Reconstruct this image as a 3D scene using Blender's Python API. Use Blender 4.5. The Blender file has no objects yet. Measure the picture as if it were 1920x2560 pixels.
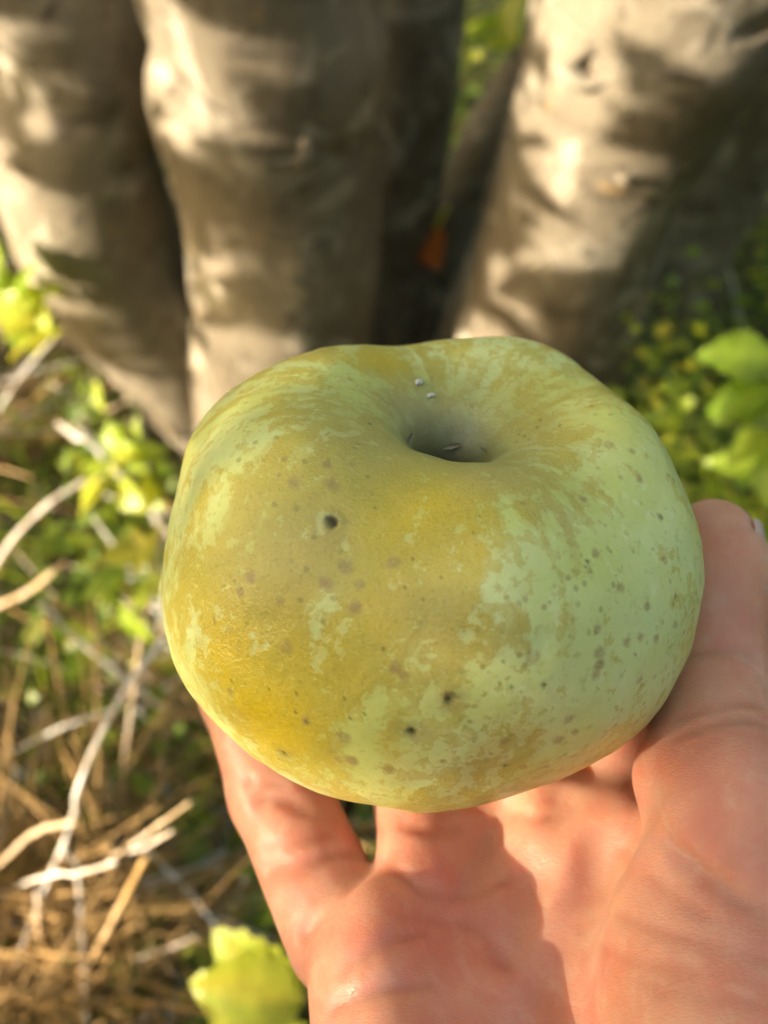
import bpy, math, random
import numpy as np
from mathutils import Vector, Matrix

random.seed(7)
rng = np.random.default_rng(11)
scene = bpy.context.scene
C = scene.collection

# ------------------------------------------------------------------ camera
CAM_H, PITCH, TAN = 0.68, math.radians(48), 0.40
CAM = np.array([0, 0, CAM_H])
FW = np.array([0, math.cos(PITCH), -math.sin(PITCH)])
UP = np.array([0, math.sin(PITCH), math.cos(PITCH)])
RT = np.array([1.0, 0, 0])
cd = bpy.data.cameras.new('camera')
cam = bpy.data.objects.new('camera', cd)
C.objects.link(cam)
cam.location = CAM
cam.rotation_euler = (math.pi / 2 - PITCH, 0, 0)
cd.sensor_fit = 'HORIZONTAL'
cd.sensor_width = 36
cd.lens = 18 / TAN
cd.clip_start = 0.005
cd.clip_end = 600
cd.dof.use_dof = True
cd.dof.focus_distance = 0.146
cd.dof.aperture_fstop = (cd.lens / 1000) / 0.0027
scene.camera = cam

# ------------------------------------------------------------------ sky, sun, exposure
SUN_EL, SUN_TURN = math.radians(14), math.radians(22)
SUN = np.array([-math.cos(SUN_EL) * math.cos(SUN_TURN), -math.cos(SUN_EL) * math.sin(SUN_TURN), math.sin(SUN_EL)])
world = bpy.data.worlds.new('World')
scene.world = world
world.use_nodes = True
wn = world.node_tree
sky = wn.nodes.new('ShaderNodeTexSky')
sky.sky_type = 'NISHITA'
sky.sun_disc = False
sky.air_density = 1.0
sky.dust_density = 6.0
sky.ozone_density = 0.2
sky.sun_elevation = SUN_EL
sky.sun_rotation = math.atan2(SUN[0], SUN[1])
bg = wn.nodes['Background']
bg.inputs['Strength'].default_value = 0.15
wn.links.new(sky.outputs[0], bg.inputs['Color'])
sl = bpy.data.lights.new('sun', 'SUN')
sl.energy = 3.9
sl.angle = math.radians(0.5)
sl.color = (1.0, 0.85, 0.64)
so = bpy.data.objects.new('sun', sl)
C.objects.link(so)
so.location = (-3, -1, 2)
so.rotation_euler = Vector(SUN).to_track_quat('Z', 'Y').to_euler()
scene.view_settings.view_transform = 'Standard'
scene.view_settings.look = 'None'
scene.view_settings.exposure = 2.32
scene.view_settings.gamma = 1
scene.view_settings.use_curve_mapping = False
scene.render.engine = 'CYCLES'
scene.cycles.use_denoising = True
scene.cycles.max_bounces = 5
scene.cycles.diffuse_bounces = 3
scene.cycles.glossy_bounces = 2
scene.cycles.transmission_bounces = 3
scene.cycles.use_adaptive_sampling = True
scene.cycles.adaptive_threshold = 0.03
scene.cycles.sample_clamp_indirect = 6

# ------------------------------------------------------------------ helpers
def ray(px, py):
    return FW + RT * ((px - 960) / 1920 * 2 * TAN) - UP * ((py - 1280) / 1920 * 2 * TAN)
def at_depth(px, py, d):
    return CAM + d * ray(px, py)
def at_y(px, py, y):
    r = ray(px, py); return CAM + r * (y / r[1])
def at_z(px, py, z):
    r = ray(px, py); return CAM + r * ((z - CAM_H) / r[2])
def project(p):
    q = p - CAM; d = q @ FW
    return np.stack([960 + (q @ RT) / d * 1920 / (2 * TAN), 1280 - (q @ UP) / d * 1920 / (2 * TAN)], -1), d

def _hash(i, j, k, s):
    n = (i * 374761393 + j * 668265263 + k * 2147483647 + s * 1274126177) & 0xFFFFFFFF
    n = ((n ^ (n >> 13)) * 1274126177) & 0xFFFFFFFF
    n = n ^ (n >> 16)
    return (n & 0xFFFFFF) / float(0xFFFFFF)
def noise3(p, s=0):
    p = np.asarray(p, float)
    i = np.floor(p).astype(np.int64); f = p - i; f = f * f * (3 - 2 * f)
    r = 0
    for a in (0, 1):
        for b in (0, 1):
            for c in (0, 1):
                w = (f[..., 0] if a else 1 - f[..., 0]) * (f[..., 1] if b else 1 - f[..., 1]) * (f[..., 2] if c else 1 - f[..., 2])
                r = r + w * _hash(i[..., 0] + a, i[..., 1] + b, i[..., 2] + c, s)
    return r * 2 - 1
def fbm(p, s=0, o=4):
    r, a = 0, 1
    for k in range(o):
        r = r + a * noise3(np.asarray(p) * 2 ** k, s + k); a *= .5
    return r

def make_mesh(name, V, F, mat=None, parent=None, smooth=True, attrs=None):
    V = np.asarray(V, np.float32).reshape(-1, 3)
    me = bpy.data.meshes.new(name)
    if isinstance(F, np.ndarray):
        n, k = F.shape
        me.vertices.add(len(V)); me.vertices.foreach_set('co', V.ravel())
        me.loops.add(n * k); me.loops.foreach_set('vertex_index', F.astype(np.int32).ravel())
        me.polygons.add(n); me.polygons.foreach_set('loop_start', np.arange(0, n * k, k, dtype=np.int32))
        me.update(calc_edges=True); me.validate()
    else:
        me.from_pydata(V.tolist(), [], F); me.update()
    if smooth:
        me.polygons.foreach_set('use_smooth', np.ones(len(me.polygons), bool))
    for k_, a in (attrs or {}).items():
        at = me.attributes.new(k_, 'FLOAT', 'POINT'); at.data.foreach_set('value', np.asarray(a, np.float32).ravel())
    if mat: me.materials.append(mat)
    o = bpy.data.objects.new(name, me)
    C.objects.link(o)
    if parent: o.parent = parent
    return o
def tag(o, label=None, cat=None, group=None, kind=None):
    if label: o['label'] = label
    if cat: o['category'] = cat
    if group: o['group'] = group
    if kind: o['kind'] = kind
    return o
def empty(name, loc=(0, 0, 0)):
    o = bpy.data.objects.new(name, None); C.objects.link(o); o.location = [float(v) for v in loc]
    o.empty_display_size = .02
    return o
def spline(P, n):
    P = np.array(P, float); P = np.vstack([2 * P[0] - P[1], P, 2 * P[-1] - P[-2]])
    m = len(P) - 3; u = np.linspace(0, m - 1e-6, n); i = u.astype(int); t = (u - i)[:, None]
    a, b, c, d = P[i], P[i + 1], P[i + 2], P[i + 3]
    return .5 * (2 * b + (c - a) * t + (2 * a - 5 * b + 4 * c - d) * t * t + (3 * b - a - 3 * c + d) * t ** 3)
def sweep(pts, rad, sides, disp=None):
    """tube round a path; returns verts, quads (ends closed by a centre ring)"""
    pts = np.asarray(pts); n = len(pts); rad = np.asarray(rad, float)
    tan = np.gradient(pts, axis=0); tan /= np.linalg.norm(tan, axis=1)[:, None] + 1e-12
    ref = np.array([0.31, 1, .17]) if abs(tan[0][1]) < .9 else np.array([1.0, .2, .1])
    u = np.cross(tan, ref); u /= np.linalg.norm(u, axis=1)[:, None]; v = np.cross(tan, u)
    th = np.linspace(0, 2 * np.pi, sides, endpoint=False)
    dirs = u[:, None] * np.cos(th)[None, :, None] + v[:, None] * np.sin(th)[None, :, None]
    r = np.repeat(rad[:, None], sides, 1)
    V = pts[:, None] + dirs * r[..., None]
    if disp is not None:
        V = V + dirs * disp(V, r, th[None, :])[..., None]
    V = np.concatenate([np.repeat(pts[:1, None], sides, 1), V, np.repeat(pts[-1:, None], sides, 1)])
    m = n + 2
    i = np.arange(m - 1)[:, None]; j = np.arange(sides)[None, :]; j2 = (j + 1) % sides
    F = np.stack(np.broadcast_arrays(i * sides + j, i * sides + j2, (i + 1) * sides + j2, (i + 1) * sides + j), -1).reshape(-1, 4)
    return V.reshape(-1, 3), F

# ------------------------------------------------------------------ material helpers
class NT:
    def __init__(s, name):
        s.m = bpy.data.materials.new(name); s.m.use_nodes = True; s.t = s.m.node_tree
        s.p = s.t.nodes['Principled BSDF']; s.out = s.t.nodes['Material Output']
    def n(s, typ, **kw):
        x = s.t.nodes.new(typ)
        for k, v in kw.items():
            if hasattr(x, k): setattr(x, k, v)
        return x
    def l(s, a, b): s.t.links.new(a, b)
    def val(s, x, inp):
        if isinstance(x, (int, float)): inp.default_value = x
        elif isinstance(x, (tuple, list)): inp.default_value = tuple(x) + ((1,) if len(x) == 3 and inp.type == 'RGBA' else ())
        else: s.l(x, inp)
    def coord(s, kind='Object', scale=(1, 1, 1)):
        c = s.n('ShaderNodeTexCoord'); m = s.n('ShaderNodeMapping'); m.inputs['Scale'].default_value = scale
        s.l(c.outputs[kind], m.inputs['Vector']); return m.outputs[0]
    def noise(s, vec, scale, detail=4, rough=.55, dist=0.0):
        x = s.n('ShaderNodeTexNoise'); s.l(vec, x.inputs['Vector'])
        x.inputs['Scale'].default_value = scale; x.inputs['Detail'].default_value = detail
        x.inputs['Roughness'].default_value = rough; x.inputs['Distortion'].default_value = dist
        return x.outputs['Fac']
    def math(s, op, a, b=0.0, c=None):
        x = s.n('ShaderNodeMath', operation=op); s.val(a, x.inputs[0]); s.val(b, x.inputs[1])
        if c is not None: s.val(c, x.inputs[2])
        return x.outputs[0]
    def rng(s, v, a, b, c=0.0, d=1.0, smooth=True):
        x = s.n('ShaderNodeMapRange'); x.interpolation_type = 'SMOOTHSTEP' if smooth else 'LINEAR'
        s.l(v, x.inputs[0])
        for k, q in zip((1, 2, 3, 4), (a, b, c, d)): x.inputs[k].default_value = q
        return x.outputs[0]
    def mix(s, f, a, b):
        x = s.n('ShaderNodeMix', data_type='RGBA'); s.val(f, x.inputs[0]); s.val(a, x.inputs[6]); s.val(b, x.inputs[7])
        return x.outputs[2]
    def attr(s, name):
        x = s.n('ShaderNodeAttribute'); x.attribute_name = name; return x.outputs['Fac']
    def bump(s, h, strength, dist):
        x = s.n('ShaderNodeBump'); x.inputs['Strength'].default_value = strength; x.inputs['Distance'].default_value = dist
        s.l(h, x.inputs['Height']); s.l(x.outputs[0], s.p.inputs['Normal']); return x
    def set(s, **kw):
        for k, v in kw.items(): s.val(v, s.p.inputs[k.replace('_', ' ')])

# soil
t = NT('soil'); v = t.coord()
c = t.mix(t.noise(v, 9, 6), (.035, .026, .016), (.10, .075, .045))
c = t.mix(t.rng(t.noise(v, 60, 4), .52, .66), c, (.17, .125, .07))
ln = t.n('ShaderNodeVectorMath', operation='LENGTH'); t.l(v, ln.inputs[0])
turf = t.mix(t.noise(v, 3.5, 6, .7), (.05, .085, .022), (.16, .15, .055))
c = t.mix(t.rng(t.math('ADD', ln.outputs['Value'], t.noise(v, 2.5, 4)), 2.2, 3.2), c, turf)      # open turf farther out
t.set(Base_Color=c, Roughness=.95); t.bump(t.noise(v, 70, 6, .7), 1, .01); SOIL = t.m

# bark
t = NT('bark'); v = t.coord(); vs = t.coord(scale=(1, 1, 1.3))
n1 = t.noise(v, 7, 5, .6); n2 = t.noise(vs, 34, 6, .65, .6); n3 = t.noise(v, 14, 4, .6, 1.2)
c = t.mix(t.rng(n1, .3, .7), (.105, .085, .058), (.20, .17, .125))
c = t.mix(t.rng(n3, .5, .68), c, (.34, .305, .245))
c = t.mix(t.rng(n2, .52, .70), c, (.065, .052, .036))
c = t.mix(t.rng(t.noise(v, 40, 5, .6, .8), .58, .76, 0, .6), c, (.32, .29, .235))
c = t.mix(t.rng(t.noise(v, 31, 5, .65, 1.5), .58, .80, 0, .7), c, (.08, .065, .045))
c = t.mix(t.rng(t.noise(v, 23, 4, .5), .67, .74), c, (.27, .18, .085))
t.set(Base_Color=c, Roughness=.82); t.p.inputs['Specular IOR Level'].default_value = .3
t.bump(t.math('ADD', n2, t.math('MULTIPLY', n3, .8)), .8, .0035); BARK = t.m
t = NT('knot_wood'); v = t.coord()
t.set(Base_Color=t.mix(t.noise(v, 60, 5), (.05, .032, .018), (.17, .115, .07)), Roughness=.9); KNOT = t.m

def leaf_mat(name, cols, transl=.45, rough=.45):
    t = NT(name)
    r = t.n('ShaderNodeValToRGB'); t.l(t.attr('tint'), r.inputs[0])
    while len(r.color_ramp.elements) < len(cols): r.color_ramp.elements.new(.5)
    for k, (e, cc) in enumerate(zip(r.color_ramp.elements, cols)):
        e.position = k / (len(cols) - 1); e.color = cc + (1,)
    v = t.coord(); nz = t.noise(v, 120, 4)
    col = t.mix(t.rng(nz, .35, .75, 0, .5), r.outputs[0], (.16, .17, .035))
    t.set(Base_Color=col, Roughness=rough)
    t.bump(nz, .3, .002)
    tr = t.n('ShaderNodeBsdfTranslucent'); bright = t.n('ShaderNodeMix', data_type='RGBA', blend_type='MULTIPLY')
    bright.inputs[0].default_value = 1; t.l(r.outputs[0], bright.inputs[6]); bright.inputs[7].default_value = (1.9, 1.7, .7, 1)
    t.l(bright.outputs[2], tr.inputs['Color'])
    mx = t.n('ShaderNodeMixShader'); mx.inputs[0].default_value = transl
    t.l(t.p.outputs[0], mx.inputs[1]); t.l(tr.outputs[0], mx.inputs[2]); t.l(mx.outputs[0], t.out.inputs[0])
    return t.m
LEAF = leaf_mat('leaf', [(.05, .10, .012), (.10, .17, .02), (.18, .25, .03), (.32, .30, .04)])
GRASS = leaf_mat('grass_blade', [(.04, .085, .015), (.08, .14, .025), (.15, .20, .04), (.28, .24, .07)], .4)
SHOOT = leaf_mat('shoot_leaf', [(.13, .24, .015), (.24, .36, .03), (.38, .46, .05), (.52, .46, .06)], .5, .4)
RED = leaf_mat('red_leaf', [(.34, .08, .03), (.46, .11, .04), (.48, .15, .05), (.5, .2, .06)], .35)
t = NT('straw')
r = t.n('ShaderNodeValToRGB'); t.l(t.attr('tint'), r.inputs[0])
for e, (p, cc) in zip([r.color_ramp.elements[0], r.color_ramp.elements[1], r.color_ramp.elements.new(.5)], [(0, (.20, .12, .045)), (1, (.58, .40, .17)), (.5, (.48, .29, .09))]):
    e.position = p; e.color = cc + (1,)
v = t.coord(scale=(1, 1, 1))
t.set(Base_Color=t.mix(t.rng(t.noise(v, 90, 3), .4, .7, 0, .55), r.outputs[0], (.28, .16, .06)), Roughness=.75)
t.bump(t.noise(v, 300, 3), .3, .001); STRAW = t.m

# ------------------------------------------------------------------ ground
def ground_z(x, y):
    x = np.asarray(x, float); y = np.asarray(y, float)
    d = np.hypot(x - .0, y - .70)
    return -.02 * np.exp(-(d / .25) ** 2) + .012 * noise3(np.stack([x * 4, y * 4, x * 0], -1), 3) * np.exp(-(np.hypot(x, y) / 6) ** 2)
gx = np.sinh(np.linspace(-6.2, 6.2, 181)) * .55
GX, GY = np.meshgrid(gx, gx + .7, indexing='ij')
V = np.stack([GX, GY, ground_z(GX, GY)], -1)
n = len(gx); i, j = np.meshgrid(np.arange(n - 1), np.arange(n - 1), indexing='ij')
F = np.stack([i * n + j, (i + 1) * n + j, (i + 1) * n + j + 1, i * n + j + 1], -1).reshape(-1, 4)
tag(make_mesh('ground', V, F, SOIL), kind='structure')

# ------------------------------------------------------------------ old apple tree with several stems
NEAR = .87
tree = empty('apple_tree', (.02, .72, 0))
tag(tree, 'many-stemmed old apple tree with smooth grey-brown bark behind the apple', 'tree')
TREE0 = np.array([.02, .72, 0])
def bark_disp(seed, amt=1.0):
    def f(V, r, th):
        q = V * np.array([1, 1, .45])
        return amt * (r * .06 * noise3(q * 7, seed) + r * .035 * fbm(q * 26, seed + 9, 3) + .0006 * noise3(V * np.array([60, 60, 120]), seed + 5))
    return f
def stem_from_pixels(pts, extra, seed, name='trunk', sides=48, label=None, root=.10):
    P, R = [], []
    for px, py, hw, y in pts:
        p = at_y(px, py, y * NEAR); P.append(p); R.append(hw / 1920 * 2 * TAN * ((p - CAM) @ FW))
    d = P[-1] - P[-2]; d = d / max(1e-6, abs(d[2])) if d[2] < 0 else np.array([0, 0, -1.0])
    d[:2] = np.clip(d[:2], -.5, .5)
    b = P[-1].copy(); s = max(b[2] + root, .02)
    if b[2] > .0:
        P.append(b + d * s * .5); R.append(R[-1] * 1.06); P.append(b + d * s); R.append(R[-1] * 1.22)
    else:
        P.append(b + d * .12); R.append(R[-1] * 1.15)
    for e, rr in extra:
        P.insert(0, np.array(e) * [1, NEAR, 1]); R.insert(0, rr)
    A = spline(np.column_stack([P, R]), 90)
    V, Fq = sweep(A[:, :3], np.clip(A[:, 3], .004, None), sides, bark_disp(seed))
    o = make_mesh(name, V - TREE0, Fq, BARK, tree)
    if label: o['label'] = label
    return o
# centre stem
stem_from_pixels([(655, 0, 288, .73), (668, 250, 283, .73), (708, 500, 248, .74), (705, 800, 226, .76), (700, 1050, 215, .78)],
                 [((-.16, .75, .75), .062), ((-.25, .78, 1.1), .05), ((-.42, .86, 1.7), .032)], 1, label='stout centre stem with an old branch knot')
# left stem
stem_from_pixels([(135, 0, 225, .80), (190, 350, 212, .80), (272, 640, 200, .81), (420, 850, 172, .82), (560, 1020, 160, .83), (680, 1170, 155, .84)],
                 [((-.38, .8, .72), .07), ((-.6, .78, 1.15), .05), ((-.9, .75, 1.8), .03)], 2, label='left stem leaning away from the others')
# right stem
stem_from_pixels([(1860, -260, 320, .69), (1665, 0, 325, .70), (1562, 230, 277, .71), (1480, 400, 242, .72), (1418, 600, 235, .74), (1345, 830, 245, .77), (1300, 1000, 240, .80)],
                 [((.46, .70, .66), .066), ((.60, .72, .95), .05), ((.9, .78, 1.6), .03)], 3, label='right stem leaning and widening toward the upper right')
# shaded stems behind
stem_from_pixels([(2000, 30, 150, .96), (1860, 260, 140, .96), (1760, 480, 135, .95), (1650, 700, 130, .93), (1560, 900, 130, .92)],
                 [((.72, 1.0, .62), .06), ((.95, 1.05, 1.0), .045), ((1.3, 1.1, 1.7), .025)], 5, label='shaded stem leaning right behind the fork')
stem_from_pixels([(1062, -60, 115, .92), (1040, 200, 108, .91), (1012, 450, 100, .90), (985, 700, 95, .90), (960, 900, 100, .90)],
                 [((.06, .95, .75), .045), ((.12, 1.05, 1.2), .035), ((.2, 1.2, 1.9), .02)], 6, label='thin dark upright stem in the gap')
stem_from_pixels([(1420, 60, 60, 1.02), (1300, 200, 62, 1.0), (1180, 430, 64, .98), (1110, 620, 80, .95), (1070, 800, 110, .92)],
                 [((.36, 1.05, .62), .03), ((.55, 1.1, 1.0), .022)], 7, name='branch')
# old branch knots on the bark
def knot(px, py, y, r, depth=.006, turn=0):
    c = at_y(px, py, y * NEAR); nrm = (CAM - c); nrm[2] *= .2; nrm /= np.linalg.norm(nrm)
    u = np.cross(nrm, [0, 0, 1]); u /= np.linalg.norm(u); w = np.cross(u, nrm)
    V, Fq = [], []
    rr = [0, .25, .45, .6, .8, 1.0, 1.25]; hh = [-.9, -.7, .1, .75, .9, .5, -1.2]
    for q, hgt in zip(rr, hh):
        for k in range(20):
            a = k / 20 * 2 * math.pi; wob = 1 + .18 * math.sin(2 * a + turn) + .1 * math.sin(5 * a + turn)
            V.append(c + r * q * wob * (u * math.cos(a) * 1.15 + w * math.sin(a)) + nrm * depth * hgt)
    for a in range(6):
        for k in range(20): Fq.append((a * 20 + k, a * 20 + (k + 1) % 20, a * 20 + 20 + (k + 1) % 20, a * 20 + 20 + k))
    o = make_mesh('knot', np.array(V) - TREE0, np.array(Fq), BARK, tree)
    V2 = []; 
    for q, hgt in ((0, -.5), (.2, -.4), (.42, .3)):
        for k in range(14):
            a = k / 14 * 2 * math.pi; V2.append(c + r * q * (u * math.cos(a) * 1.1 + w * math.sin(a)) + nrm * depth * hgt)
    F2 = [(a * 14 + k, a * 14 + (k + 1) % 14, a * 14 + 14 + (k + 1) % 14, a * 14 + 14 + k) for a in range(2) for k in range(14)]
    make_mesh('knot_hole', np.array(V2) - TREE0, np.array(F2), KNOT, o)
knot(690, 345, .655, .020, .010, .5)
knot(1490, 165, .632, .015, .004, 2.0)
# twig stub on the right stem
p0 = at_y(1520, 455, .65 * NEAR); p1 = at_y(1572, 455, .62 * NEAR)
V, Fq = sweep(spline([p0, (p0 + p1) / 2 + [0, 0, .002], p1], 8), np.linspace(.004, .0028, 8), 10)
make_mesh('twig_stub', V - TREE0, Fq, BARK, tree)

# ------------------------------------------------------------------ leaf scatter
def leaf_template(nu=5, width=.42, fold=.12, curl=.12):
    us = np.linspace(0, 1, nu); V = []
    for u in us:
        w = width * (math.sin(math.pi * min(1, u * 1.02) ** .8) + .0) * .5 + .004
        z = -curl * u * u
        V += [(-w, u, z + fold * w * 2), (0, u, z), (w, u, z + fold * w * 2)]
    F = []
    for k in range(nu - 1):
        a = k * 3; F += [(a, a + 1, a + 4, a + 3), (a + 1, a + 2, a + 5, a + 4)]
    return np.array(V), np.array(F)
def basis(y, roll):
    y = y / np.linalg.norm(y, axis=1)[:, None]
    ref = np.where(abs(y[:, 2:3]) > .95, np.array([[1.0, 0, 0]]), np.array([[0, 0, 1.0]]))
    x = np.cross(y, ref); x /= np.linalg.norm(x, axis=1)[:, None]; z = np.cross(x, y)
    cr, sr = np.cos(roll)[:, None], np.sin(roll)[:, None]
    x2 = x * cr + z * sr; z2 = -x * sr + z * cr
    return np.stack([x2, y, z2], 1)
def scatter(name, tv, tf, pos, ydir, roll, size, tint, mat, parent=None, squash=None):
    B = basis(ydir, roll)
    tvv = tv[None] * size[:, None, None] if size.ndim == 1 else tv[None] * size[:, None, :]
    V = np.einsum('nvi,nij->nvj', tvv, B) + pos[:, None]
    n, m = len(pos), len(tv)
    F = (tf[None] + (np.arange(n) * m)[:, None, None]).reshape(-1, tf.shape[1])
    return make_mesh(name, V.reshape(-1, 3), F, mat, parent, attrs={'tint': np.repeat(tint, m)})
def rand_dirs(n, zlo=-1, zhi=1):
    z = rng.uniform(zlo, zhi, n); a = rng.uniform(0, 2 * np.pi, n); s = np.sqrt(np.clip(1 - z * z, 0, 1))
    return np.stack([s * np.cos(a), s * np.sin(a), z], 1)

# crown of the many-stemmed tree, overhead and out of the picture
def crown_points(n, cen, rad, hollow=.35):
    d = rand_dirs(n); r = rng.uniform(hollow ** 3, 1, n) ** (1 / 3)
    p = d * r[:, None] * rad + cen
    k = noise3(p * 2.2, 77) > -.15
    return p[k]
LT, LF = leaf_template(4)
p = crown_points(15000, np.array([.2, 1.28, 1.40]), np.array([1.6, 1.05, .60]), .1)
n = len(p)
o = scatter('crown', LT, LF, p - TREE0, rand_dirs(n, -.9, .3), rng.normal(0, .6, n), rng.uniform(.05, .085, n), rng.uniform(0, .75, n), LEAF, tree)
o['kind'] = 'stuff'

# ------------------------------------------------------------------ unseen tree added on the sunny side: leaves placed to dapple the light
# sun flecks wanted on the bark; leaves are left out to pass them (picture position, distance, radius in metres)
FLECKS = [(90, 90, .66, .016), (30, 500, .66, .016), (70, 620, .67, .018), (150, 730, .70, .018), (235, 830, .72, .016), (320, 980, .74, .018),
          (395, 60, .66, .016), (420, 170, .66, .014), (445, 260, .66, .012), (590, 130, .65, .026), (660, 200, .65, .022), (640, 325, .65, .011),
          (510, 410, .66, .010), (620, 570, .66, .018), (500, 640, .67, .014), (530, 740, .67, .017), (560, 930, .68, .028), (480, 880, .69, .012), (690, 900, .69, .012),
          (1345, 90, .64, .018), (1320, 250, .64, .020), (1430, 330, .63, .030), (1450, 480, .64, .034), (1430, 590, .65, .030), (1280, 620, .66, .014),
          (1220, 720, .68, .016), (1150, 830, .70, .018), (1600, 50, .62, .022), (1690, 90, .63, .02), (1560, 430, .64, .008), (960, 60, .86, .02), (960, 110, .86, .014),
          (1300, 880, .69, .012), (1880, 60, .65, .02)]
HOLES = [(at_y(a, b, y * NEAR), r * (.25 if a < 380 else .30 if a < 1200 else .75)) for a, b, y, r in FLECKS]
HOLES += [(np.array([.005, .09, .535]), .05), (np.array([.02, .03, .515]), .05), (np.array([.05, .02, .52]), .04)]
for px, py, z, r in [(250, 1000, .08, .07), (300, 1150, .1, .06), (100, 1000, .06, .05), (120, 1230, .1, .07), (330, 1420, .1, .06), (70, 1500, .1, .05),
                     (200, 1580, .1, .05), (330, 1700, .18, .05), (240, 1900, .2, .05), (420, 2040, .2, .035), (280, 2140, .2, .035), (60, 2080, .2, .04),
                     (600, 2420, .28, .085), (80, 720, .08, .05), (1800, 650, .1, .06), (1880, 520, .1, .06), (1700, 780, .08, .04), (1620, 960, .08, .05),
                     (1750, 1000, .08, .05), (1860, 900, .36, .03), (1880, 1100, .3, .03), (1900, 1650, .1, .06), (1200, 150, .05, .06), (1280, 20, .3, .03),
                     (1050, 550, .1, .02), (110, 2420, .12, .03), (40, 1700, .1, .03), (200, 2330, .15, .03)]:
    HOLES.append((at_z(px, py, z), r))
rng = np.random.default_rng(101)
dapple_tree = empty('apple_tree', (-1.62, -.85, 0))
tag(dapple_tree, 'unseen leafy apple tree added to the left to dapple the sunlight', 'tree')
N0 = np.array([-1.62, -.85, 0])
uS = np.cross([0, 0, 1.0], SUN); uS /= np.linalg.norm(uS); vS = np.cross(SUN, uS)
mid = np.array([.1, .6, .35])
n = 36000
a = rng.uniform(-1.25, 1.15, n); b = rng.uniform(-.55, .75, n); dd = rng.uniform(.95, 1.75, n)
p = mid + SUN * dd[:, None] + uS * a[:, None] + vS * b[:, None]
size = rng.uniform(.05, .085, n)
keep = (p[:, 2] > .12) & (noise3(p * 3.0, 5) > -.75)
gp = p - SUN * ((p[:, 2] - .1) / SUN[2])[:, None]                 # where the shade of each leaf meets the grass
u_ = rng.uniform(0, 1, n)
keep &= ~((gp[:, 1] > 1.0) & (u_ > .2))
keep &= ~((gp[:, 0] > .25) & (gp[:, 0] < .9) & (gp[:, 1] < .85) & (u_ > .5))
keep &= ~((gp[:, 0] > -.85) & (gp[:, 0] < -.03) & (gp[:, 1] < .60) & (gp[:, 1] > .30) & (u_ > .12))
for hp, hr in HOLES:
    q = p - hp; d = np.linalg.norm(q - (q @ SUN)[:, None] * SUN, axis=1)
    keep &= d > hr + size * .16
p = p[keep]; size = size[keep]; n = len(p)
yd = rand_dirs(n, -.9, .2); 
o = scatter('crown', LT, LF, p - size[:, None] * .5 * yd / np.linalg.norm(yd, axis=1)[:, None] - N0, yd, rng.normal(0, .8, n), size, rng.uniform(0, .8, n), LEAF, dapple_tree)
o['kind'] = 'stuff'
A = spline(np.array([[-1.62, -.85, -.1, .09], [-1.60, -.85, .4, .07], [-1.56, -.80, .9, .055], [-1.6, -.72, 1.4, .035], [-1.55, -.6, 1.8, .015]]), 50)
V, Fq = sweep(A[:, :3], A[:, 3], 28, bark_disp(21)); make_mesh('trunk', V - N0, Fq, BARK, dapple_tree)
for k, (e, z0) in enumerate([((-1.4, .7, 1.5), 1.0), ((-1.05, .1, 1.5), 1.1), ((-1.5, -1.6, 1.1), .65), ((-1.1, -1.0, 1.2), .6)]):
    s = np.array([-1.58, -.83, z0]); e = np.array(e)
    A = spline([s, s * .6 + e * .4 + [0, 0, .12], e], 24); V, Fq = sweep(A, np.linspace(.025, .005, 24), 14, bark_disp(30 + k)); make_mesh('branch', V - N0, Fq, BARK, dapple_tree)

FAR_N = 1380
rng = np.random.default_rng(102)
# ------------------------------------------------------------------ unseen orchard trees added around the camera to darken the stems
OT = empty('apple_tree', (0, 0, 0)); cr = crown_points(7000, np.array([0, 0, 1.75]), np.array([1.6, 1.6, 1.5]), .3); n = len(cr)
crown_o = scatter('crown', LT * 1.6, LF, cr, rand_dirs(n, -.9, .3), rng.normal(0, .7, n), rng.uniform(.09, .15, n), rng.uniform(0, .75, n), LEAF, OT); crown_o['kind'] = 'stuff'
A = spline(np.array([[0, 0, -.1, .12], [.02, 0, .5, .09], [.06, .03, 1.2, .07], [0, .1, 2.2, .03]]), 30); V, Fq = sweep(A[:, :3], A[:, 3], 20, bark_disp(61)); trunk_o = make_mesh('trunk', V, Fq, BARK, OT)
for k, (x, y, lab) in enumerate([(-.3, -2.9, 'unseen orchard tree added straight behind the camera'), (-3.2, -4.3, 'unseen orchard tree added behind the camera to the left'), (2.7, -2.2, 'unseen orchard tree added behind the camera to the right'),
                                 (4.3, .3, 'unseen orchard tree added out to the right of the stems'), (2.2, 5.2, 'unseen orchard tree added beyond the stems to the right'), (-2.4, 5.4, 'unseen orchard tree added beyond the stems to the left')]):
    if k == 0: o = OT
    else:
        o = OT.copy(); C.objects.link(o)
        for ch in (crown_o, trunk_o):
            c_ = ch.copy(); C.objects.link(c_); c_.parent = o
    o.location = (x, y, 0); o.rotation_euler.z = k * 1.3; tag(o, lab, 'tree', 'added orchard trees around')

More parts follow.
